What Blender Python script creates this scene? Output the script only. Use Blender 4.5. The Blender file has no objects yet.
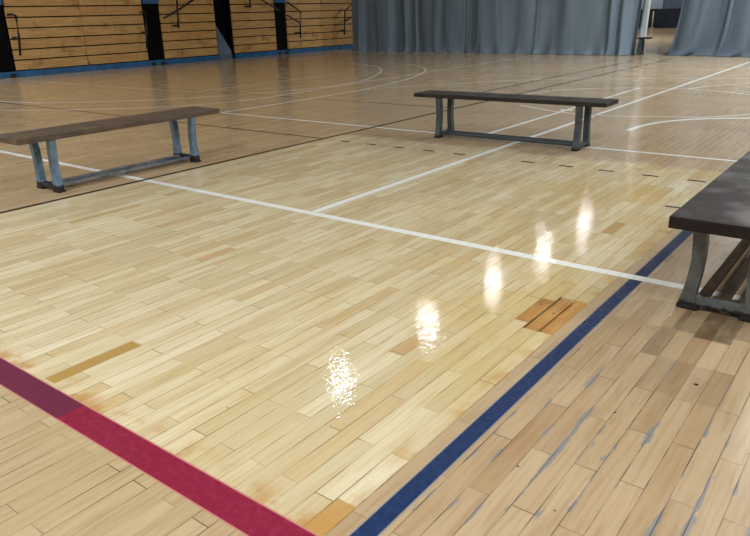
import bpy, bmesh, math, random
from mathutils import Vector, Matrix
random.seed(7)
C = bpy.context.scene.collection
S = bpy.context.scene

# ------------------------------------------------------------------ helpers
def lin(h):
    h = h.lstrip('#')
    o = []
    for i in (0, 2, 4):
        v = int(h[i:i+2], 16)/255
        o.append(v/12.92 if v <= .04045 else ((v+.055)/1.055)**2.4)
    return (*o, 1)

class N:
    """tiny wrapper for building node materials"""
    def __init__(s, name):
        s.m = bpy.data.materials.new(name); s.m.use_nodes = True
        s.t = s.m.node_tree; s.b = s.t.nodes['Principled BSDF']
    def new(s, k, **kw):
        n = s.t.nodes.new(k)
        for a, v in kw.items(): setattr(n, a, v)
        return n
    def put(s, sock, v):
        if isinstance(v, bpy.types.NodeSocket): s.t.links.new(v, sock)
        elif v is not None: sock.default_value = v
    def ma(s, op, a, b=None, c=None, clamp=False):
        n = s.new('ShaderNodeMath', operation=op, use_clamp=clamp)
        s.put(n.inputs[0], a); s.put(n.inputs[1], b); s.put(n.inputs[2], c)
        return n.outputs[0]
    def rng(s, v, a, b, c=0., d=1., smooth=True):
        n = s.new('ShaderNodeMapRange', interpolation_type='SMOOTHSTEP' if smooth else 'LINEAR')
        for i, x in enumerate((v, a, b, c, d)): s.put(n.inputs[i], x)
        return n.outputs[0]
    def xyz(s):
        tc = s.new('ShaderNodeTexCoord'); sp = s.new('ShaderNodeSeparateXYZ')
        s.t.links.new(tc.outputs['Object'], sp.inputs[0])
        return tc.outputs['Object'], sp.outputs[0], sp.outputs[1], sp.outputs[2]
    def vec(s, x, y, z=0.):
        n = s.new('ShaderNodeCombineXYZ')
        for i, v in enumerate((x, y, z)): s.put(n.inputs[i], v)
        return n.outputs[0]
    def noise(s, v, scale, detail=3., rough=.5, dist=0.):
        n = s.new('ShaderNodeTexNoise')
        s.put(n.inputs['Vector'], v); n.inputs['Scale'].default_value = scale
        n.inputs['Detail'].default_value = detail; n.inputs['Roughness'].default_value = rough
        n.inputs['Distortion'].default_value = dist
        return n.outputs['Fac']
    def scl(s, v, k):
        n = s.new('ShaderNodeMapping'); s.put(n.inputs['Vector'], v); n.inputs['Scale'].default_value = k
        return n.outputs[0]
    def mix(s, f, a, b, blend='MIX'):
        n = s.new('ShaderNodeMix', data_type='RGBA', blend_type=blend)
        s.put(n.inputs[0], f); s.put(n.inputs[6], a); s.put(n.inputs[7], b)
        return n.outputs[2]
    def bump(s, h, dist, strength=1., normal=None):
        n = s.new('ShaderNodeBump'); s.put(n.inputs['Height'], h)
        n.inputs['Distance'].default_value = dist; n.inputs['Strength'].default_value = strength
        if normal is not None: s.t.links.new(normal, n.inputs['Normal'])
        return n.outputs[0]
    def out(s, color=None, rough=None, normal=None, metallic=None, spec=None):
        if color is not None: s.put(s.b.inputs['Base Color'], color)
        if rough is not None: s.put(s.b.inputs['Roughness'], rough)
        if normal is not None: s.put(s.b.inputs['Normal'], normal)
        if metallic is not None: s.put(s.b.inputs['Metallic'], metallic)
        if spec is not None: s.put(s.b.inputs['Specular IOR Level'], spec)
        return s.m
    def box(s, X, Y, x0, x1, y0, y1, e=.004):
        a = s.ma('MULTIPLY', s.rng(X, x0-e, x0+e), s.rng(X, x1-e, x1+e, 1., 0.))
        b = s.ma('MULTIPLY', s.rng(Y, y0-e, y0+e), s.rng(Y, y1-e, y1+e, 1., 0.))
        return s.ma('MULTIPLY', a, b)

def mesh_obj(name, bm, mat, parent=None, smooth=False):
    me = bpy.data.meshes.new(name)
    bmesh.ops.recalc_face_normals(bm, faces=bm.faces)
    bm.to_mesh(me); bm.free()
    if smooth:
        for p in me.polygons: p.use_smooth = True
    o = bpy.data.objects.new(name, me); C.objects.link(o)
    if mat: me.materials.append(mat)
    if parent: o.parent = parent
    return o

def thing(name, label, cat, loc=(0, 0, 0), rz=0., group=None):
    o = bpy.data.objects.new(name, None); C.objects.link(o)
    o.location = loc; o.rotation_euler = (0, 0, rz)
    o['label'] = label; o['category'] = cat
    if group: o['group'] = group
    return o
def tag(o, label, cat, group=None):
    o['label'] = label; o['category'] = cat
    if group: o['group'] = group
    return o
def struct(o, label=None):
    o['kind'] = 'structure'
    if label: o['label'] = label
    return o

def add_box(bm, x0, x1, y0, y1, z0, z1, bev=0.):
    r = bmesh.ops.create_cube(bm, size=1)
    vs = r['verts']
    for v in vs:
        v.co = Vector((x0+(v.co.x+.5)*(x1-x0), y0+(v.co.y+.5)*(y1-y0), z0+(v.co.z+.5)*(z1-z0)))
    if bev:
        es = list({e for v in vs for e in v.link_edges})
        bmesh.ops.bevel(bm, geom=es, offset=bev, segments=2, profile=.6, affect='EDGES')
def BOX(*a, **k):
    bm = bmesh.new(); add_box(bm, *a, **k); return bm

def add_tube(bm, pts, r, seg=8):
    pts = [Vector(p) for p in pts]; rings = []
    for i, p in enumerate(pts):
        d = (pts[min(i+1, len(pts)-1)]-pts[max(i-1, 0)]).normalized()
        a = d.cross(Vector((0, 0, 1)))
        if a.length < .05: a = d.cross(Vector((1, 0, 0)))
        a.normalize(); b = d.cross(a)
        rings.append([bm.verts.new(p+r*(math.cos(2*math.pi*k/seg)*a+math.sin(2*math.pi*k/seg)*b)) for k in range(seg)])
    for q, w in zip(rings, rings[1:]):
        for k in range(seg): bm.faces.new((q[k], q[(k+1) % seg], w[(k+1) % seg], w[k]))
    bm.faces.new(rings[0]); bm.faces.new(rings[-1][::-1])

def prism_x(bm, prof, x0, x1, bev=0.):
    """closed (y,z) outline pushed along x"""
    a = [bm.verts.new((x0, y, z)) for y, z in prof]; b = [bm.verts.new((x1, y, z)) for y, z in prof]
    f = [bm.faces.new(a), bm.faces.new(b[::-1])]; n = len(a)
    for i in range(n): bm.faces.new((a[i], b[i], b[(i+1) % n], a[(i+1) % n]))
    if bev:
        es = [e for g in f for e in g.edges]
        bmesh.ops.bevel(bm, geom=es, offset=bev, segments=2, profile=.6, affect='EDGES')

# ------------------------------------------------------------------ floor material
RH, BW, X0, Y0 = .0693, .5604, .8798, -1.4518      # strip width, strip length, seam phase
FX0, FX1, FY0, FY1 = -5.12, -1.02, 1.04, 6.08      # freshly sanded and varnished rectangle

def floor_base(n):
    P, X, Y, Z = n.xyz()
    ty = n.ma('DIVIDE', n.ma('ADD', X, X0), RH)
    row = n.ma('FLOOR', ty)
    off = n.ma('MULTIPLY', n.ma('SUBTRACT', .5, n.ma('FRACT', n.ma('MULTIPLY', row, .5))), 1.)
    c = n.ma('ADD', n.ma('DIVIDE', n.ma('ADD', Y, Y0), BW), off)
    col = n.ma('FLOOR', c)
    fy = n.ma('FRACT', ty); fx = n.ma('FRACT', c)
    dx = n.ma('MULTIPLY', n.ma('MINIMUM', fy, n.ma('SUBTRACT', 1., fy)), RH)
    dy = n.ma('MULTIPLY', n.ma('MINIMUM', fx, n.ma('SUBTRACT', 1., fx)), BW)
    wn = n.new('ShaderNodeTexWhiteNoise', noise_dimensions='3D')
    n.put(wn.inputs['Vector'], n.vec(row, col, 3.3))
    sp = n.new('ShaderNodeSeparateColor'); n.t.links.new(wn.outputs['Color'], sp.inputs[0])
    r1, r2, r3 = sp.outputs
    # freshly finished area, edge wanders a little like a roller edge
    j = n.ma('MULTIPLY', n.ma('SUBTRACT', n.noise(P, 16., 3.), .5), .03)
    j2 = n.ma('MULTIPLY', n.ma('SUBTRACT', n.noise(P, 3., 4.), .5), .5)
    Xj = n.ma('ADD', X, j)
    fm = n.ma('MULTIPLY', n.rng(X, FX0-.01, FX0+.01), n.rng(Xj, FX1-.004, FX1+.006, 1., 0.))
    fm2 = n.ma('MULTIPLY', n.rng(Y, FY0-.01, FY0+.01), n.rng(n.ma('ADD', Y, j2), FY1-.1, FY1+.12, 1., 0.))
    fresh = n.ma('MULTIPLY', fm, fm2)
    return dict(P=P, X=X, Y=Y, row=row, col=col, dx=dx, dy=dy, r1=r1, r2=r2, r3=r3, fresh=fresh)

def floor_gloss(n, d, seam, base_worn=.27, base_fresh=.035):
    P = d['P']
    sm = n.noise(P, 2.2, 4.)
    wr = n.ma('ADD', n.rng(sm, .3, .7, base_worn-.04, base_worn+.06), n.ma('MULTIPLY', d['r2'], .04))
    wr = n.ma('MULTIPLY', wr, n.rng(d['Y'], 3.5, 7., 1., .55))
    rough = n.ma('ADD', n.ma('MULTIPLY', wr, n.ma('SUBTRACT', 1., d['fresh'])), n.ma('MULTIPLY', base_fresh, d['fresh']))
    rip = n.ma('MULTIPLY', n.noise(P, 42., 2., .6), n.rng(d['fresh'], 0., 1., .3, 1.))
    und = n.noise(P, 9., 1.)
    nb = n.bump(rip, .00070, 1.)
    nb = n.bump(und, .0006, 1., nb)
    nb = n.bump(n.ma('SUBTRACT', 1., seam), .0006, .25, nb)
    return rough, nb

def make_floor():
    n = N('maple_strip_floor'); d = floor_base(n)
    P, X, Y, r1, r2, r3, fresh = (d[k] for k in ('P', 'X', 'Y', 'r1', 'r2', 'r3', 'fresh'))
    # grain along the strips, shifted per strip
    gv = n.vec(n.ma('ADD', n.ma('MULTIPLY', X, 55.), n.ma('MULTIPLY', r3, 40.)), n.ma('ADD', n.ma('MULTIPLY', Y, 2.6), n.ma('MULTIPLY', r2, 20.)), 0.)
    grain = n.noise(gv, 1., 4., .6, .4)
    streak = n.noise(n.vec(n.ma('ADD', n.ma('MULTIPLY', X, 14.), n.ma('MULTIPLY', r1, 31.)), n.ma('ADD', n.ma('MULTIPLY', Y, 1.6), n.ma('MULTIPLY', r3, 17.)), 0.), 1., 3., .55)
    # new finish
    f = n.mix(n.rng(r1, .0, 1.), lin('#c8ba98'), lin('#d9ceaf'))
    f = n.mix(n.rng(r2, .84, .98, 0., .5), f, lin('#bf9f6c'))
    f = n.mix(n.rng(r3, .78, .95, 0., .6), f, lin('#e2d9bf'))
    f = n.mix(n.rng(streak, .48, .72, 0., .5), f, lin('#b9a072'))
    # golden varnish build-up, strongest towards the blue line
    gold = n.ma('MULTIPLY', n.rng(n.noise(P, 1.3, 3.), .38, .66), n.ma('MULTIPLY', n.rng(X, -3.2, -1.3, .05, .55), n.rng(Y, 1.2, 2.4, .3, 1.)))
    f = n.mix(gold, f, lin('#cbb06c'))
    # worn old finish
    w = n.mix(r1, lin('#b09777'), lin('#bea888'))
    w = n.mix(n.rng(r2, .76, .98, 0., .5), w, lin('#ab8d69'))
    w = n.mix(n.rng(r3, .75, .98, 0., .5), w, lin('#cbb596'))
    w = n.mix(n.rng(streak, .5, .75, 0., .45), w, lin('#96754f'))
    # old finish: yellower at near left, reflection painted in further out, blotchy dirt
    w = n.mix(n.ma('MULTIPLY', n.rng(X, -1.6, -1.1, .55, 0.), n.rng(Y, 1.0, 2.0, 1., 0.)), w, lin('#bba981'))
    far = n.rng(Y, 4.8, 8., 0., 1.)
    w = n.mix(n.ma('MULTIPLY', far, .62), w, n.mix(n.rng(X, -12., -4.), lin('#c6a982'), lin('#bba98e')))  # far tone lightened: seating's warm reflection and curtain's grey painted into the colour
    dirt = n.rng(n.noise(n.scl(P, (.5, 1., 1.)), .8, 4., .55), .48, .72, 0., .22)
    w = n.mix(dirt, w, lin('#97866d'))
    col = n.mix(fresh, w, f)
    col = n.mix(n.rng(grain, .42, .72, 0., .34), col, n.mix(fresh, lin('#8a6a45'), lin('#b08d55')))
    # amber pools where the varnish ran against the red line and the edges
    am = n.ma('MULTIPLY', n.rng(Y, 1.04, 1.16, 1., 0.), n.rng(n.noise(P, 9., 3.), .44, .64, 0., .75))
    am = n.ma('MULTIPLY', am, n.rng(Y, 1.03, 1.045))
    col = n.mix(n.ma('MULTIPLY', am, fresh), col, lin('#b27f3c'))
    am2 = n.ma('MULTIPLY', n.rng(X, FX1-.10, FX1-.01), n.rng(n.noise(P, 7., 3.), .44, .66, 0., .55))
    col = n.mix(n.ma('MULTIPLY', am2, fresh), col, lin('#b98d48'))
    # single orange strips
    for x0, x1, y0, y1, h, k in ((-2.4737, -2.4044, 1.06, 1.448, '#a8843f', .85), (-1.088, -1.0187, 1.04, 1.19, '#b5873f', .8),
                                 (-1.5039, -1.4346, 2.0, 2.28, '#b58a4e', .6), (-3.0974, -3.028, 2.29, 2.55, '#b98c58', .6), (-1.3649, -1.2956, 4.01, 4.28, '#b08a55', .8)):
        col = n.mix(n.ma('MULTIPLY', n.box(X, Y, x0, x1, y0, y1, .002), k), col, lin(h))
    # dark damp strips in front of the near bench
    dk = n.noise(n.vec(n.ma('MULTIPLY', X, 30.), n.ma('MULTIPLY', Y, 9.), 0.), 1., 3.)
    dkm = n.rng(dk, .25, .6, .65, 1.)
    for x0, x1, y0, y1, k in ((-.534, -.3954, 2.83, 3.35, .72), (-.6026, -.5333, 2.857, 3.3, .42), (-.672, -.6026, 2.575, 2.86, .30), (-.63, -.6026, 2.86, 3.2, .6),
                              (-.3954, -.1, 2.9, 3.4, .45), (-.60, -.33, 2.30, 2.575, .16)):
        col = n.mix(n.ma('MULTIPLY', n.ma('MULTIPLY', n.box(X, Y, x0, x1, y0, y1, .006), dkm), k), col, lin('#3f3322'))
    # blue-grey filler smeared along the open seams on the worn side
    fn = n.noise(n.vec(n.ma('MULTIPLY', X, 26.), n.ma('MULTIPLY', Y, 4.2), 0.), 1., 3., .6)
    fw = n.rng(fn, .47, .72, 0., .017)
    fill = n.ma('MULTIPLY', n.rng(n.ma('SUBTRACT', d['dx'], fw), -.003, .001, 1., 0.), n.rng(fn, .46, .52))
    fill = n.ma('MULTIPLY', fill, n.ma('MULTIPLY', n.rng(X, -.99, -.93), n.rng(Y, 2.0, 2.7, 1., .15)))
    col = n.mix(n.ma('MULTIPLY', fill, .8), col, lin('#7d828a'))
    # specks
    for x, y, r in ((-.425, 2.43, .010), (-.60, 2.08, .006), (-.565, 1.50, .004), (-.19, 1.44, .006), (-.735, 1.62, .005), (-1.72, 1.33, .004)):
        dd = n.ma('SQRT', n.ma('ADD', n.ma('POWER', n.ma('SUBTRACT', X, x), 2.), n.ma('POWER', n.ma('SUBTRACT', Y, y), 2.)))
        col = n.mix(n.rng(dd, r*.6, r, 1., 0.), col, lin('#241c12'))
    # seams
    jn = n.noise(P, 5., 2.)
    wid = n.rng(jn, .3, .7, .0008, .0018)
    dist = n.ma('MINIMUM', d['dx'], n.ma('MULTIPLY', d['dy'], 1.))
    seam = n.rng(n.ma('SUBTRACT', dist, wid), -.0006, .0006, 1., 0.)
    sk = n.rng(jn, .35, .65, .40, .85)
    col = n.mix(n.ma('MULTIPLY', seam, sk), col, n.mix(fresh, lin('#4d3c28'), lin('#6e5630')))
    rough, nb = floor_gloss(n, d, seam)
    return n.out(col, rough, nb)

def paint(name, hexc, edge=None, y_axis=False, lo=0., hi=0., patch=None, wear=.25, worncol='#b39a78', gloss=.2, seamk=.25):
    n = N(name); d = floor_base(n)
    col = lin(hexc)
    P, X, Y = d['P'], d['X'], d['Y']
    col = n.mix(n.rng(n.noise(P, 40., 4.), .4, .75, 0., wear), col, lin(worncol))
    if patch:
        x1, h2 = patch
        col = n.mix(n.rng(n.ma('ADD', X, n.ma('MULTIPLY', n.noise(P, 8., 2.), .05)), x1-.004, x1+.004, 1., 0.), col, lin(h2))
    if edge:
        A = X if y_axis else Y
        e = n.ma('MAXIMUM', n.rng(A, lo+.003, lo+.007, 1., 0.), n.rng(A, hi-.007, hi-.003))
        col = n.mix(n.ma('MULTIPLY', e, .8), col, lin(edge))
    dist = n.ma('MINIMUM', d['dx'], d['dy'])
    seam = n.rng(dist, .0006, .0018, 1., 0.)
    col = n.mix(n.ma('MULTIPLY', seam, seamk), col, lin('#3b3026'))
    rough, nb = floor_gloss(n, d, seam, gloss, .045)
    return n.out(col, rough, nb)

M = {}
M['floor'] = make_floor()
M['white'] = paint('white_line_paint', '#f0f3f2', wear=.06)
M['fadedwhite'] = paint('faded_white_line_paint', '#efece4', wear=.2)
M['dark'] = paint('dark_line_paint', '#2a1d17', wear=.35, worncol='#5b4430')
M['red'] = paint('red_line_paint', '#831c3b', edge='#cf8a84', lo=.93, hi=1.045, patch=(-2.13, '#662441'), wear=.22, worncol='#a8415c', seamk=.12)
M['blue'] = paint('blue_line_paint', '#182f59', edge='#a9a29a', y_axis=True, lo=-.968, hi=-.898, wear=.25, worncol='#3a5788', seamk=.1)

# ------------------------------------------------------------------ other materials
def wood(name, a, b, c, rough=.4, axis=0, sc=(3., 45., 45.), spec=.25):
    n = N(name); P, X, Y, Z = n.xyz()
    g = n.noise(n.scl(P, sc), 1., 5., .6, .5)
    col = n.mix(n.rng(g, .3, .7), lin(a), lin(b))
    s = n.noise(P, 4.5, 4.)
    col = n.mix(n.rng(s, .5, .68, 0., .7), col, lin(c))
    rr = n.ma('ADD', n.rng(s, .4, .65, rough+.1, rough-.1), n.ma('MULTIPLY', g, .1))
    return n.out(col, rr, n.bump(g, .0008, .6), spec=spec)
def paintm(name, a, b, rough=.45, chip='#15171a', lowchip=None):
    n = N(name); P, X, Y, Z = n.xyz()
    s = n.noise(P, 11., 5., .65)
    col = n.mix(n.rng(s, .35, .65), lin(a), lin(b))
    k = n.rng(n.noise(P, 34., 4., .7), .60, .70, 0., .8)
    if lowchip:
        k = n.ma('MAXIMUM', k, n.rng(n.ma('ADD', Z, n.ma('MULTIPLY', n.noise(P, 25., 3.), .05)), lowchip, lowchip+.015, 1., 0.))
    col = n.mix(k, col, lin(chip))
    return n.out(col, rough, n.bump(s, .0006, .5))
def plain(name, a, b, rough=.6, sc=6., bump=0.):
    n = N(name); P, X, Y, Z = n.xyz()
    s = n.noise(P, sc, 4.)
    col = n.mix(n.rng(s, .3, .7), lin(a), lin(b))
    return n.out(col, rough, n.bump(s, bump, 1.) if bump else None)
M['rail_black'] = plain('black_steel_tube', '#0b0b0d', '#17171a', .4)
M['rubber'] = plain('black_rubber', '#0c0c0d', '#191816', .7, 30.)
M['panel_black'] = plain('black_panel', '#020304', '#060709', .8)
M['kick_blue'] = plain('blue_painted_board', '#14507f', '#1f649c', .45, 3.)
M['grey_blue'] = plain('grey_blue_sheet', '#53687c', '#64798b', .6, 2.)
M['navy'] = plain('navy_panel', '#0a1526', '#132238', .5, 2.)
M['hem'] = plain('pale_hem_tape', '#ccd6de', '#dbe4ea', .7, 3.)
M['far_wall'] = plain('grey_blue_wall_paint', '#66788a', '#728596', .8, 1.)
M['pale_wall'] = plain('pale_wall_panel', '#b4c0d6', '#c2cde0', .8, 1.)
M['wall'] = plain('side_wall_paint', '#8a8680', '#98938c', .8, 1.)
M['ceiling'] = plain('ceiling_paint', '#a9a9a6', '#b6b6b2', .9, 1.)
M['post'] = plain('cream_post_paint', '#b9b08f', '#cfc6a6', .4)
M['lamp_shade'] = plain('white_enamel', '#c9c9c6', '#dcdcd8', .4)
def fascia_mat():
    n = N('plywood_fascia'); P, X, Y, Z = n.xyz()
    oi = n.new('ShaderNodeObjectInfo')
    v = n.vec(n.ma('MULTIPLY', Z, 22.), n.ma('ADD', n.ma('MULTIPLY', Y, 1.4), n.ma('MULTIPLY', oi.outputs['Random'], 30.)), 0.)
    g = n.noise(v, 1., 5., .6, .6)
    col = n.mix(n.rng(g, .3, .7), lin('#b0894f'), lin('#cda66b'))
    col = n.mix(n.rng(oi.outputs['Random'], .3, 1., 0., .35), col, lin('#b98346'))
    s = n.noise(P, 2.4, 5., .65)
    col = n.mix(n.rng(s, .56, .68, 0., .55), col, lin('#7a4f24'))
    return n.out(col, .5, n.bump(g, .0006, .5))
M['fascia'] = fascia_mat()
def cloth(name, a, b):
    n = N(name); P, X, Y, Z = n.xyz()
    s = n.noise(n.scl(P, (3., 3., .4)), 1., 4.)
    col = n.mix(n.rng(s, .3, .7), lin(a), lin(b))
    f = n.noise(n.scl(P, (1., 1., .25)), 9., 4., .6)
    return n.out(col, .75, n.bump(f, .012, .7))
M['curtain'] = cloth('blue_grey_curtain', '#5f7080', '#6c7e8f')
M['curtain2'] = cloth('slate_curtain', '#4a5868', '#566676')
def lampm():
    n = N('lamp_lens'); n.b.inputs['Base Color'].default_value = (1, 1, 1, 1)
    n.b.inputs['Emission Color'].default_value = (.97, 1., 1., 1); n.b.inputs['Emission Strength'].default_value = 110.
    return n.m
M['lamp'] = lampm()

# ------------------------------------------------------------------ floor with the gap of the broken strips
HX0, HX1, HY0, HY1 = -1.1567, -1.0181, 2.515, 2.925
def floor_mesh():
    bm = bmesh.new()
    xs = [-20.6, HX0, HX1, 12.]; ys = [-9., HY0, HY1, 47.2]
    V = [[bm.verts.new((x, y, 0)) for x in xs] for y in ys]
    for j in range(3):
        for i in range(3):
            if i == 1 and j == 1: continue
            bm.faces.new((V[j][i], V[j][i+1], V[j+1][i+1], V[j+1][i]))
    lo = [bm.verts.new((x, y, -.03)) for x, y in ((HX0, HY0), (HX1, HY0), (HX1, HY1), (HX0, HY1))]
    hi = [V[1][1], V[1][2], V[2][2], V[2][1]]
    for i in range(4): bm.faces.new((hi[i], hi[(i+1) % 4], lo[(i+1) % 4], lo[i]))
    bm.faces.new(lo)
    me = bpy.data.meshes.new('floor'); bm.to_mesh(me); bm.free()
    o = bpy.data.objects.new('floor', me); C.objects.link(o); me.materials.append(M['floor'])
    return o
floor = struct(floor_mesh(), 'maple strip sports hall floor, pale and glossy where newly varnished')

nline = [0]
def flat(name, polys, mat, label=None):
    """flat painted mark lying on the floor; each polygon a list of xy"""
    nline[0] += 1
    z = .00035+.00012*(nline[0] % 9)
    bm = bmesh.new()
    for p in polys: bm.faces.new([bm.verts.new((x, y, z)) for x, y in p])
    me = bpy.data.meshes.new(name); bm.to_mesh(me); bm.free()
    o = bpy.data.objects.new(name, me); C.objects.link(o); me.materials.append(mat); o.parent = floor
    if label: o['label'] = label
    return o
def hline(x0, x1, y, w, mat, label=None, name='court_line'):
    return flat(name, [[(x0, y-w/2), (x1, y-w/2), (x1, y+w/2), (x0, y+w/2)]], mat, label)
def vline(x, y0, y1, w, mat, label=None, name='court_line'):
    return flat(name, [[(x-w/2, y0), (x+w/2, y0), (x+w/2, y1), (x-w/2, y1)]], mat, label)
def curve(pts, w, mat, label=None):
    P = [Vector((*p, 0)) for p in pts]; P = [2*P[0]-P[1]]+P+[2*P[-1]-P[-2]]
    q = []
    for i in range(1, len(P)-2):
        for k in range(10):
            t = k/10; a, b, c, d = P[i-1:i+3]
            q.append(.5*((2*b)+(-a+c)*t+(2*a-5*b+4*c-d)*t*t+(-a+3*b-3*c+d)*t**3))
    q.append(P[-2])
    L, R = [], []
    for i, p in enumerate(q):
        d = (q[min(i+1, len(q)-1)]-q[max(i-1, 0)]).normalized(); s = Vector((-d.y, d.x, 0))*w/2
        L.append((p+s)[:2]); R.append((p-s)[:2])
    return flat('court_line', [[L[i], R[i], R[i+1], L[i+1]] for i in range(len(q)-1)], mat, label)

flat('court_line', [[(-6., .93), (-.2, .93), (-.2, 1.045), (-6., 1.045)]], M['red'], 'wide crimson line, dull purple at its left end')
flat('court_line', [[(-.968, -1.), (-.898, -1.), (-.898, 6.0), (-.968, 6.0)]], M['blue'], 'dark blue line beside the varnish edge')
hline(-10., 4., 3.372, .066, M['white'], 'white line crossing the whole court')
vline(-3.19, 3.41, 18.6, .062, M['white'], 'white line running away from the crossing line')
vline(-3.70, 6.64, 12.16, .055, M['white'], 'white line starting behind the middle bench')
hline(-7.97, 4., 6.635, .05, M['white'], 'white line passing behind the middle bench')
vline(-5.14, -1., 19.2, .045, M['dark'], 'dark line along the left edge of the new varnish')
vline(-5.80, 10.5, 19.5, .045, M['dark'], 'dark line beside the far small bench')
hline(-13.2, -5.16, 5.72, .035, M['dark'], 'thin dark line behind the left bench')
hline(-12., -5.2, 8.55, .03, M['dark'])
for k in range(11):
    if k == 5: continue
    hline(-4.815+.3595*k-.065, -4.815+.3595*k+.065, 5.70, .034, M['dark'], name='dash_mark')
hline(-1.215, -1.10, 4.83, .03, M['dark'], name='dash_mark')
fw = M['fadedwhite']
curve([(-13.5, 5.75), (-12.6, 5.85), (-11.82, 6.04), (-11.12, 6.55), (-10.38, 7.2), (-9.71, 8.13), (-9.15, 9.3), (-8.95, 10.3), (-9.05, 11.3), (-9.64, 12.58), (-10.27, 13.62), (-11.2, 14.62), (-12.24, 15.25), (-13., 15.5)], .06, fw, 'inner curved white line near the folded seating')
curve([(-11.49, 5.14), (-10.61, 5.65), (-9.51, 6.5), (-8.95, 7.3), (-8.75, 8.2), (-8.8, 9.5), (-8.88, 11.5), (-8.95, 14.), (-9.1, 18.5)], .055, fw)
curve([(-7.95, 6.6), (-7.92, 8.2), (-7.97, 9.9), (-8.2, 11.2), (-8.45, 12.2), (-8.81, 13.15), (-9.25, 14.), (-9.83, 14.75), (-10.59, 15.37), (-11.3, 15.7)], .065, fw, 'outer curved white line near the folded seating')
curve([(-17., 8.27), (-14.2, 8.3), (-12., 8.33), (-10.85, 8.4)], .05, fw)
vline(-10.7, 8.38, 12.6, .05, fw)
hline(-14.1, -12.4, 13., .05, fw)
curve([(-7.97, 9.95), (-7.6, 10.7), (-7.03, 11.5), (-6.5, 12.3), (-5.76, 13.), (-4.84, 13.5), (-4.0, 13.9), (-3.16, 14.2), (-2.44, 14.37), (-1.8, 14.4)], .05, fw)
curve([(-5.02, 10.56), (-4.73, 11.34), (-4.25, 11.85), (-3.66, 12.16), (-3.22, 12.22), (-2.96, 12.31), (-2.75, 12.9), (-2.27, 13.52)], .05, fw)
curve([(-2.96, 12.28), (-2.44, 12.12), (-1.96, 11.82)], .05, fw)
curve([(-4.5, 9.26), (-3.7, 8.84), (-3.13, 8.76), (-2.54, 8.95), (-2.02, 9.16), (-1.74, 9.45), (-1.5, 9.8)], .045, fw)
curve([(-2.45, 7.8), (-2.42, 8.19), (-2.31, 8.57), (-2.09, 8.91), (-1.83, 9.14), (-1.51, 9.33), (-1.1, 9.4)], .075, M['white'], 'thick curved white line right of the middle bench')
hline(-3.79, -3.61, 9.05, .10, M['white'], 'bright white spot of line tape with its highlight painted in')  # glare on the line tape painted as a wider white piece

# old strips showing in the broken patch
mp = wood('bare_old_strip', '#a67a42', '#bd9154', '#8f6330', .55, sc=(40., 5., 40.))
sw = (HX1-HX0)/2
floor_strips = []
for k, (x0, x1, y0, y1, z) in enumerate(((HX0, HX0+sw-.004, HY0+.004, HY1-.014, -.006), (HX0+sw+.004, HX1-.002, HY0+.002, HY1-.004, -.0035))):
    o = mesh_obj('bare_strip', BOX(x0+.004, x1, y0, y1, -.029, z, bev=.001), mp, floor); o['label'] = 'bare brown sunken floor strip'
o = mesh_obj('bare_strip', BOX(HX0-.0693, HX0-.001, 2.578, 2.862, .0001, .0009), mp, floor); o['label'] = 'bare brown floor strip flush with its neighbours'
bm = bmesh.new(); bmesh.ops.create_circle(bm, cap_ends=True, segments=12, radius=.006)
bmesh.ops.translate(bm, verts=bm.verts, vec=(HX0+.045, 2.74, -.0055)); o = mesh_obj('nail_hole', bm, M['rubber'], floor)

# ------------------------------------------------------------------ room shell
def wallbox(name, *a, mat):
    return struct(mesh_obj(name, BOX(*a), mat))
wallbox('wall_left', -20.8, -20.6, -9., 47.2, 0., 6.6, mat=M['wall'])
wallbox('wall_right', 12., 12.2, -9., 47.2, 0., 6.6, mat=M['wall'])
wallbox('wall_back', -20.8, 12.2, -9.2, -9., 0., 6.6, mat=M['wall'])
wallbox('wall_front', -20.8, 12.2, 47.2, 47.4, 0., 6.6, mat=M['far_wall'])
wallbox('ceiling', -20.8, 12.2, -9.2, 47.4, 6.6, 6.8, mat=M['ceiling'])
struct(mesh_obj('trim_1', BOX(-15.2, -13.42, 46.9, 47.2, 1.0, 4.2, bev=.02), M['pale_wall']), 'pale panel of the far wall seen through the gap')

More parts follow.
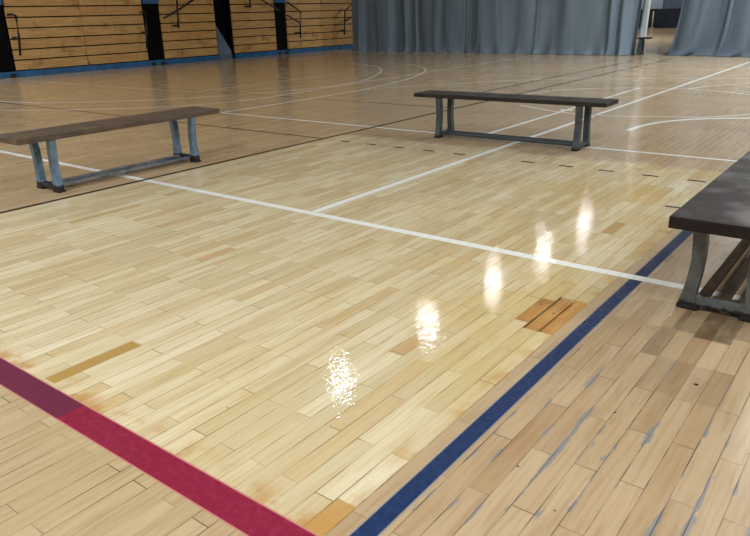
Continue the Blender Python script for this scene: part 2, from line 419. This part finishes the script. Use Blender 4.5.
# ------------------------------------------------------------------ benches
def leg_profile(s, dt=0.):
    cl = [(.128, .425, .062), (.117, .33, .056), (.113, .24, .053), (.120, .15, .054), (.130, .08, .058), (.146, .03, .064)]
    cl = [(y+dt*z/.425, z, w) for y, z, w in cl]
    a = [(s*(y-w/2), z) for y, z, w in cl]; b = [(s*(y+w/2), z) for y, z, w in cl]
    a = a[:-1]+[(s*.100, .050), (s*.095, .022)]
    b = b[:-1]+[(s*.168, .045), (s*.170, .022)]
    return a+b[::-1]
def bench(label, cx, cy, rz, L, xa, xb, pt, wd, edge, hw=.172, zt=.468, rails=((-.085, .024), (0., .024), (.085, .024)), dt=0.):
    t = thing('bench', label, 'bench', (cx, cy, 0), rz, 'gym benches')
    bm = BOX(-L/2, L/2, -hw, hw, .427, zt, bev=.006)
    mesh_obj('seat_board', bm, wd, t)
    for i, x in enumerate((xa, xb)):
        bm = bmesh.new()
        prism_x(bm, [(-.11, .022), (.11, .022), (.11, .075), (.080, .055), (-.080, .055), (-.11, .075)], x-.024, x+.024, .003)
        mesh_obj('foot_bar', bm, pt, t)
        mesh_obj('bracket', BOX(x-.032, x+.032, -.150, .150, .418, .4265, bev=.002), M['rail_black'], t)
        for s in (-1, 1):
            bm = bmesh.new(); prism_x(bm, leg_profile(s, dt), x-.027, x+.027, .004)
            lg = mesh_obj('leg', bm, pt, t)
            bm = BOX(x-.031, x+.031, *sorted((s*.085, s*.177)), 0., .0225, bev=.005)
            mesh_obj('foot_cap', bm, M['rubber'], lg)
    for y, hh in rails:
        mesh_obj('stretcher_rail', BOX(xa+.0245, xb-.0245, y-hh, y+hh, .030, .050, bev=.004), edge, t)
    return t
wl = wood('worn_reddish_bench_wood', '#4c4038', '#62554a', '#6e5c47', .42)
wm = wood('dark_grey_bench_wood', '#241f1d', '#332c2a', '#181413', .46)
wr = wood('near_black_bench_wood', '#171010', '#241a1a', '#352a29', .52)
wf = wood('far_bench_wood', '#211c1a', '#2e2725', '#17120f', .4)
M['panel_black'].node_tree.nodes['Principled BSDF'].inputs['Specular IOR Level'].default_value = .12
pl = paintm('pale_blue_leg_paint', '#5a748b', '#6f8ba4', lowchip=.078)
pm = paintm('slate_leg_paint', '#353d45', '#454e57', lowchip=.05)
pr = paintm('dark_grey_leg_paint', '#4c4f50', '#5c5f60', lowchip=.055)
rl = paintm('scuffed_slate_rail', '#49525c', '#7b8186', chip='#b9bcbd')
rm = paintm('dark_slate_rail', '#2b3036', '#3b4148')
rr_ = wood('brown_rail_wood', '#33271b', '#48382a', '#221a12', .5)
bench('long bench at left with pale blue curved legs and worn reddish board', -5.51, 3.44, math.pi/2, 1.98, -.705, .68, pl, wl, rl, .195, .474, rails=((-.07, .03), (.07, .03)), dt=.024)
bench('dark bench with slate grey legs standing in the middle behind the varnished patch', -3.295, 6.54, .012, 2.13, -.765, .795, pm, wm, rm, rails=((-.085, .014), (0., .014), (.085, .014)))
bench('nearest bench at right edge with near black blotched board and grey legs', -.503, 3.92, math.pi/2, 2.04, -.785, .73, pr, wr, rr_, .205, .480)
bench('small far bench end poking out from behind the left curtain', -7.17, 20.72, 0., 2.04, -.73, .79, pm, wf, rm)

# ------------------------------------------------------------------ folded seating
FXP = -18.2
KICK, TIER, TOP = .165, .2545, 12
def railing(parent, pts_list):
    """black tube railing; local x 0 is the seating face"""
    for name, pts in pts_list:
        bm = bmesh.new(); add_tube(bm, pts, .022); mesh_obj(name, bm, M['rail_black'], parent, True)
def bank(label, y0, y1, splits, rails, kx=(0., 0.)):
    t = thing('folded_seating', label, 'bleachers', (FXP, y0, 0), 0., 'folded seating banks')
    w = y1-y0
    mesh_obj('carcass', BOX(-1.5, -.06, .02, w-.02, .02, KICK+TIER*TOP-.02), M['panel_black'], t)
    o = mesh_obj('kick_board', BOX(-.06, .02, -kx[0], w+kx[1], .0, KICK-.02, bev=.004), M['kick_blue'], t); o['label'] = 'blue board along the floor'
    ed = [0.]+[s-y0 for s in splits]+[w]
    for a, b in zip(ed, ed[1:]):
        for k in range(TOP):
            z = KICK+TIER*k
            mesh_obj('fascia_board', BOX(-.06, 0.-.004*(k % 2), a+.008, b-.008, z+.006, z+TIER-.024, bev=.004), M['fascia'], t)
            bm = None
    for pts in rails:
        bm = bmesh.new()
        for q in pts: add_tube(bm, [(x, y-y0, z) for x, y, z in q], .029)
        o = mesh_obj('handrail', bm, M['rail_black'], t, True)
    return t
X = .25
bank('widest folded wooden seating bank at far left with a handrail at each end', 8.76, 12.70, [10.75],
     [[[(.02, 8.80, 1.50), (X, 8.80, 1.50), (X, 8.88, 1.47), (X, 8.86, 1.0), (X, 8.80, .53)], [(.0, 8.82, .95), (X, 8.84, .95)]],
      [[(.02, 12.62, 1.50), (X, 12.62, 1.50), (X, 12.58, 1.0), (X, 12.50, .50)], [(.0, 12.6, .95), (X, 12.58, .95)]]], (0., .575))
bank('folded wooden seating bank between the black aisle and the sloped grey cover', 13.29, 15.36, [],
     [[[(X, 13.77, 1.86), (X, 13.71, 1.03)], [(X, 13.23, 1.32), (X, 13.84, 1.565), (X, 14.37, 1.82), (X, 14.6, 1.93)], [(0., 13.72, 1.1), (X, 13.72, 1.1)]]])
bank('narrow folded wooden seating bank between sloped grey cover and black post', 16.07, 18.03, [],
     [[[(X, 16.70, 1.85), (X, 16.69, 1.56)], [(X, 17.0, 1.93), (X, 17.24, 1.81), (X, 17.82, 1.55), (X, 18.0, 1.46)], [(0., 16.69, 1.62), (X, 16.69, 1.62)]]], (0., .55))
bank('folded wooden seating bank running behind the left end of the curtain', 18.6, 22.4, [20.47],
     [[[(X, 18.43, 1.74), (X, 19.07, 1.42), (X, 19.03, 1.0), (X, 19.0, .53)], [(X, 18.38, 1.316), (X, 19.02, 1.036)], [(0., 19.0, .7), (X, 19.0, .7)]],
      [[(X, 22.06, 1.69), (X, 21.56, 1.40), (X, 21.52, 1.0), (X, 21.47, .535)], [(X, 22.03, 1.2), (X, 21.54, 1.04)], [(0., 21.5, .7), (X, 21.5, .7)]]])
def aisle(label, y0, y1, blue=True):
    t = thing('aisle_panel', label, 'panel', (FXP, y0, 0), 0., 'black aisle panels')
    w = y1-y0
    mesh_obj('cover', BOX(-.9, -.03, .02, w-.02, KICK-.015, 1.72, bev=.01), M['panel_black'], t)
    o = mesh_obj('seat_row', BOX(-.9, .03, .02, w-.02, 1.722, 1.95, bev=.01), M['kick_blue'], t); o['label'] = 'blue top of the aisle panel'
    for y in (.05, w-.17):
        mesh_obj('foot', BOX(.021, .05, y, y+.12, 0., .10, bev=.005), M['rubber'], t)
    return t
aisle('black aisle panel with blue top left of the widest seating bank', 8.0, 8.74)
aisle('black aisle panel with blue top between the two left seating banks', 12.72, 13.27)
aisle('narrow black aisle panel left of the bank behind the curtain', 18.04, 18.59)
tag(mesh_obj('kick_plinth', BOX(FXP-.06, FXP+.02, 6.4, 8.745, 0., .145, bev=.004), M['kick_blue']), 'blue plinth under the black panel at the left edge', 'plinth')
bm = BOX(FXP-1.2, FXP-.35, 15.38, 16.05, 0., 3.2)  # black sheet stands in for the shade deep in the opening
tag(mesh_obj('dark_opening_backdrop', bm, M['panel_black']), 'black backdrop for the dark opening behind the sloped grey cover', 'panel')
t = thing('sloped_cover', 'grey blue sloped cover in the dark opening between two seating banks', 'cover', (FXP, 15.39, 0))
bm = bmesh.new()
prism_x(bm, [(0., .16), (.53, .16), (.53, .27), (0., 1.05)], -.25, -.02)
mesh_obj('slope', bm, M['grey_blue'], t)
mesh_obj('base', BOX(-.25, .02, 0., .53, 0., .157, bev=.004), plain('darker_grey_sheet', '#4a5f70', '#546a7b', .6), t)

# ------------------------------------------------------------------ curtains
def curtain(name, label, mat, width_of, lower, y_of, nu, nv, height, folds, seed):
    rnd = random.Random(seed)
    bm = bmesh.new(); grid = []
    ph = [rnd.uniform(0, 6.28) for _ in range(12)]
    for j in range(nv+1):
        v = (j/nv)**1.6; z = v*height; r = []
        x0, x1 = width_of(z)
        for i in range(nu+1):
            u = i/nu; x = x0+(x1-x0)*u
            s = lower+u*(x1-x0 if False else 1)*folds
            dy = folds_fn(u, z, ph, folds)
            dx = .03*math.sin(u*folds*6.28*1.3+ph[3]+z*.2)
            zz = z if j else z
            puddle = math.exp(-z/.12)
            y = y_of(u)-dy-puddle*(.05+.05*math.sin(u*folds*9.1+ph[5]))
            if j == 0: zz = .004+.012*max(0, math.sin(u*folds*11.+ph[6]))
            r.append(bm.verts.new((x+dx*(1 if 0 < i < nu else 0), y, zz)))
        grid.append(r)
    for j in range(nv):
        for i in range(nu): bm.faces.new((grid[j][i], grid[j][i+1], grid[j+1][i+1], grid[j+1][i]))
    o = mesh_obj(name, bm, mat, None, True)
    md = o.modifiers.new('thickness', 'SOLIDIFY'); md.thickness = .006
    return o
def folds_fn(u, z, ph, f):
    u = u+.055*math.sin(6.28*u*1.7+ph[9])+.03*math.sin(6.28*u*4.1+ph[10])+.012*math.sin(6.28*u*9.3+ph[11])+.006*math.sin(z*1.1+u*20)
    env = .18+.95*(.5+.5*math.sin(u*f*.45+ph[0]))**1.5
    a = math.sin(6.28*u*f+1.8*math.sin(u*f*.9+ph[1])+.12*z)
    b = math.sin(6.28*u*f*2.17+ph[2]+.25*math.sin(z*1.2+ph[4]))
    c = math.sin(6.28*u*f*.31+ph[7])
    sag = math.sin(6.28*u*f*1.4+2.2*z+ph[8])*math.exp(-z/.5)
    a = math.copysign(abs(a)**.8, a)
    return .085*env*a+.03*env*b+.06*c+.04*sag*env
cl = curtain('curtain', 'wide blue grey divider curtain hanging left of the gap', M['curtain'],
             lambda z: (-16.55, -6.40+.06*min(z, 2)/2), 0, lambda u: 20.27-.12*math.sin(u*3.1), 520, 26, 4.95, 13, 3)
tag(cl, 'wide blue grey divider curtain hanging left of the gap', 'curtain', 'divider curtains')
bm = bmesh.new(); rows = []
for j in range(13):
    z = .01+j/12*4.93; x = -6.56+.10*min(z, 2)/2
    rows.append([bm.verts.new((x+dx, 20.98+.04*math.sin(z*2+dx*9), z)) for dx in (-.04, .03, .10, .17)])
for a, b in zip(rows, rows[1:]):
    for i in range(3): bm.faces.new((a[i], a[i+1], b[i+1], b[i]))
hem = mesh_obj('hem', bm, M['hem'], cl, True); hem['label'] = 'pale upright hem strip at the curtain edge'
md = hem.modifiers.new('thickness', 'SOLIDIFY'); md.thickness = .01
def redge(z):
    t = min(z, 2.)
    return (-5.58+.30*(1-math.exp(-t/1.0))-.06*math.exp(-t/.05)*3, .9)
cr = curtain('curtain', '', M['curtain2'], redge, 0, lambda u: 20.42-.5*u**1.0*.6, 330, 26, 4.95, 7.5, 11)
tag(cr, 'darker slate curtain with slanting edge hanging right of the gap', 'curtain', 'divider curtains')

# ------------------------------------------------------------------ beyond the gap
t = thing('barrier', 'low navy barrier along the far wall seen between the curtains', 'barrier', (-13., 46.2, 0))
mesh_obj('panel', BOX(-6., 6., -.1, .1, .02, 1.06, bev=.01), M['navy'], t)
mesh_obj('top_rail', BOX(-6., 6., -.13, .13, 1.062, 1.10, bev=.01), M['rail_black'], t)
t = thing('post', 'thin cream post standing before the navy barrier in the curtain gap', 'post', (-13.45, 45.3, 0))
bm = bmesh.new(); add_tube(bm, [(0, 0, .03), (0, 0, .98)], .045, 12); mesh_obj('pole', bm, M['post'], t, True)
mesh_obj('base', BOX(-.14, .14, -.14, .14, 0., .03, bev=.006), M['post'], t)

# ------------------------------------------------------------------ lamps and added fill lights
LW = dict(row=(-7.75, 8.8, 3.1, 5))
names = ['nearest the red line', 'beside the pale crossing strips', 'left of the brown patch', 'on the white crossing line', 'beyond the white crossing line']
for k in range(5):
    t = thing('hanging_lamp', 'round hanging lamp mirrored in the varnish %s' % names[k], 'lamp', (-7.78, 8.78+3.1*k, 5.4), 0., 'hanging hall lamps')
    bm = bmesh.new(); bmesh.ops.create_circle(bm, cap_ends=True, segments=28, radius=.125)
    mesh_obj('lens', bm, M['lamp'], t)
    bm = bmesh.new(); seg = 28; rings = []
    for r, z in ((.185, -.02), (.18, .05), (.16, .16), (.10, .22), (.08, .34), (.02, .36)):
        rings.append([bm.verts.new((r*math.cos(6.2832*i/seg), r*math.sin(6.2832*i/seg), z)) for i in range(seg)])
    for a, b in zip(rings, rings[1:]):
        for i in range(seg): bm.faces.new((a[i], a[(i+1) % seg], b[(i+1) % seg], b[i]))
    bm.faces.new(rings[-1]); mesh_obj('lamp_shade', bm, M['lamp_shade'], t, True)
    bm = bmesh.new(); add_tube(bm, [(0, 0, .36), (0, 0, 1.2)], .012); mesh_obj('cord', bm, M['rail_black'], t)
def area(name, loc, size, power, col=(.97, 1, .99), rot=(0, 0, 0)):
    l = bpy.data.lights.new(name, 'AREA'); l.shape = 'DISK'; l.size = size; l.energy = power; l.color = col
    o = bpy.data.objects.new(name, l); C.objects.link(o); o.location = loc; o.rotation_euler = rot
    return o
for x, y, p, z in ((2.5, -1.5, 230, 2.), (2.5, -6., 230, 2.), (-4., -2.5, 400, 2.), (-11., -3., 400, 2.), (-16.5, 2.5, 520, 2.), (5., 5., 220, 2.5), (2.5, 11., 500, 2.5), (-1.2, 17., 720, 2.), (6.5, 17.5, 360, 2.5),
                 (-12., 30., 520, 1.5), (-6., 30., 260, 1.5), (-13.2, 41., 200, 1.5)):
    area('fill_light', (x, y, 6.3), z, p)  # unseen fill added to brighten the hall, kept clear of floor reflections
w = bpy.data.worlds.new('hall_air'); S.world = w; w.use_nodes = True
w.node_tree.nodes['Background'].inputs[0].default_value = (.9, .95, 1, 1); w.node_tree.nodes['Background'].inputs[1].default_value = .05

# ------------------------------------------------------------------ camera
cam = bpy.data.cameras.new('camera'); co = bpy.data.objects.new('camera', cam); C.objects.link(co); S.camera = co
cam.sensor_width = 36.; cam.lens = 683.31/750*36; cam.clip_end = 200; cam.clip_start = .02
r = Vector((0.79383576, 0.60758697, -0.02574601)); u = Vector((-0.19329531, 0.29223579, 0.93660833)); f = Vector((-0.57659492, 0.73853661, -0.34943093))
mx = Matrix((r, u, -f)).transposed().to_4x4(); mx.translation = (0, 0, 1.3); co.matrix_world = mx
S.view_settings.view_transform = 'Standard'; S.view_settings.look = 'None'; S.view_settings.gamma = 1.; S.view_settings.use_curve_mapping = False
S.view_settings.exposure = .05
S.cycles.max_bounces = 8; S.cycles.diffuse_bounces = 4; S.cycles.glossy_bounces = 4; S.cycles.sample_clamp_indirect = 6.
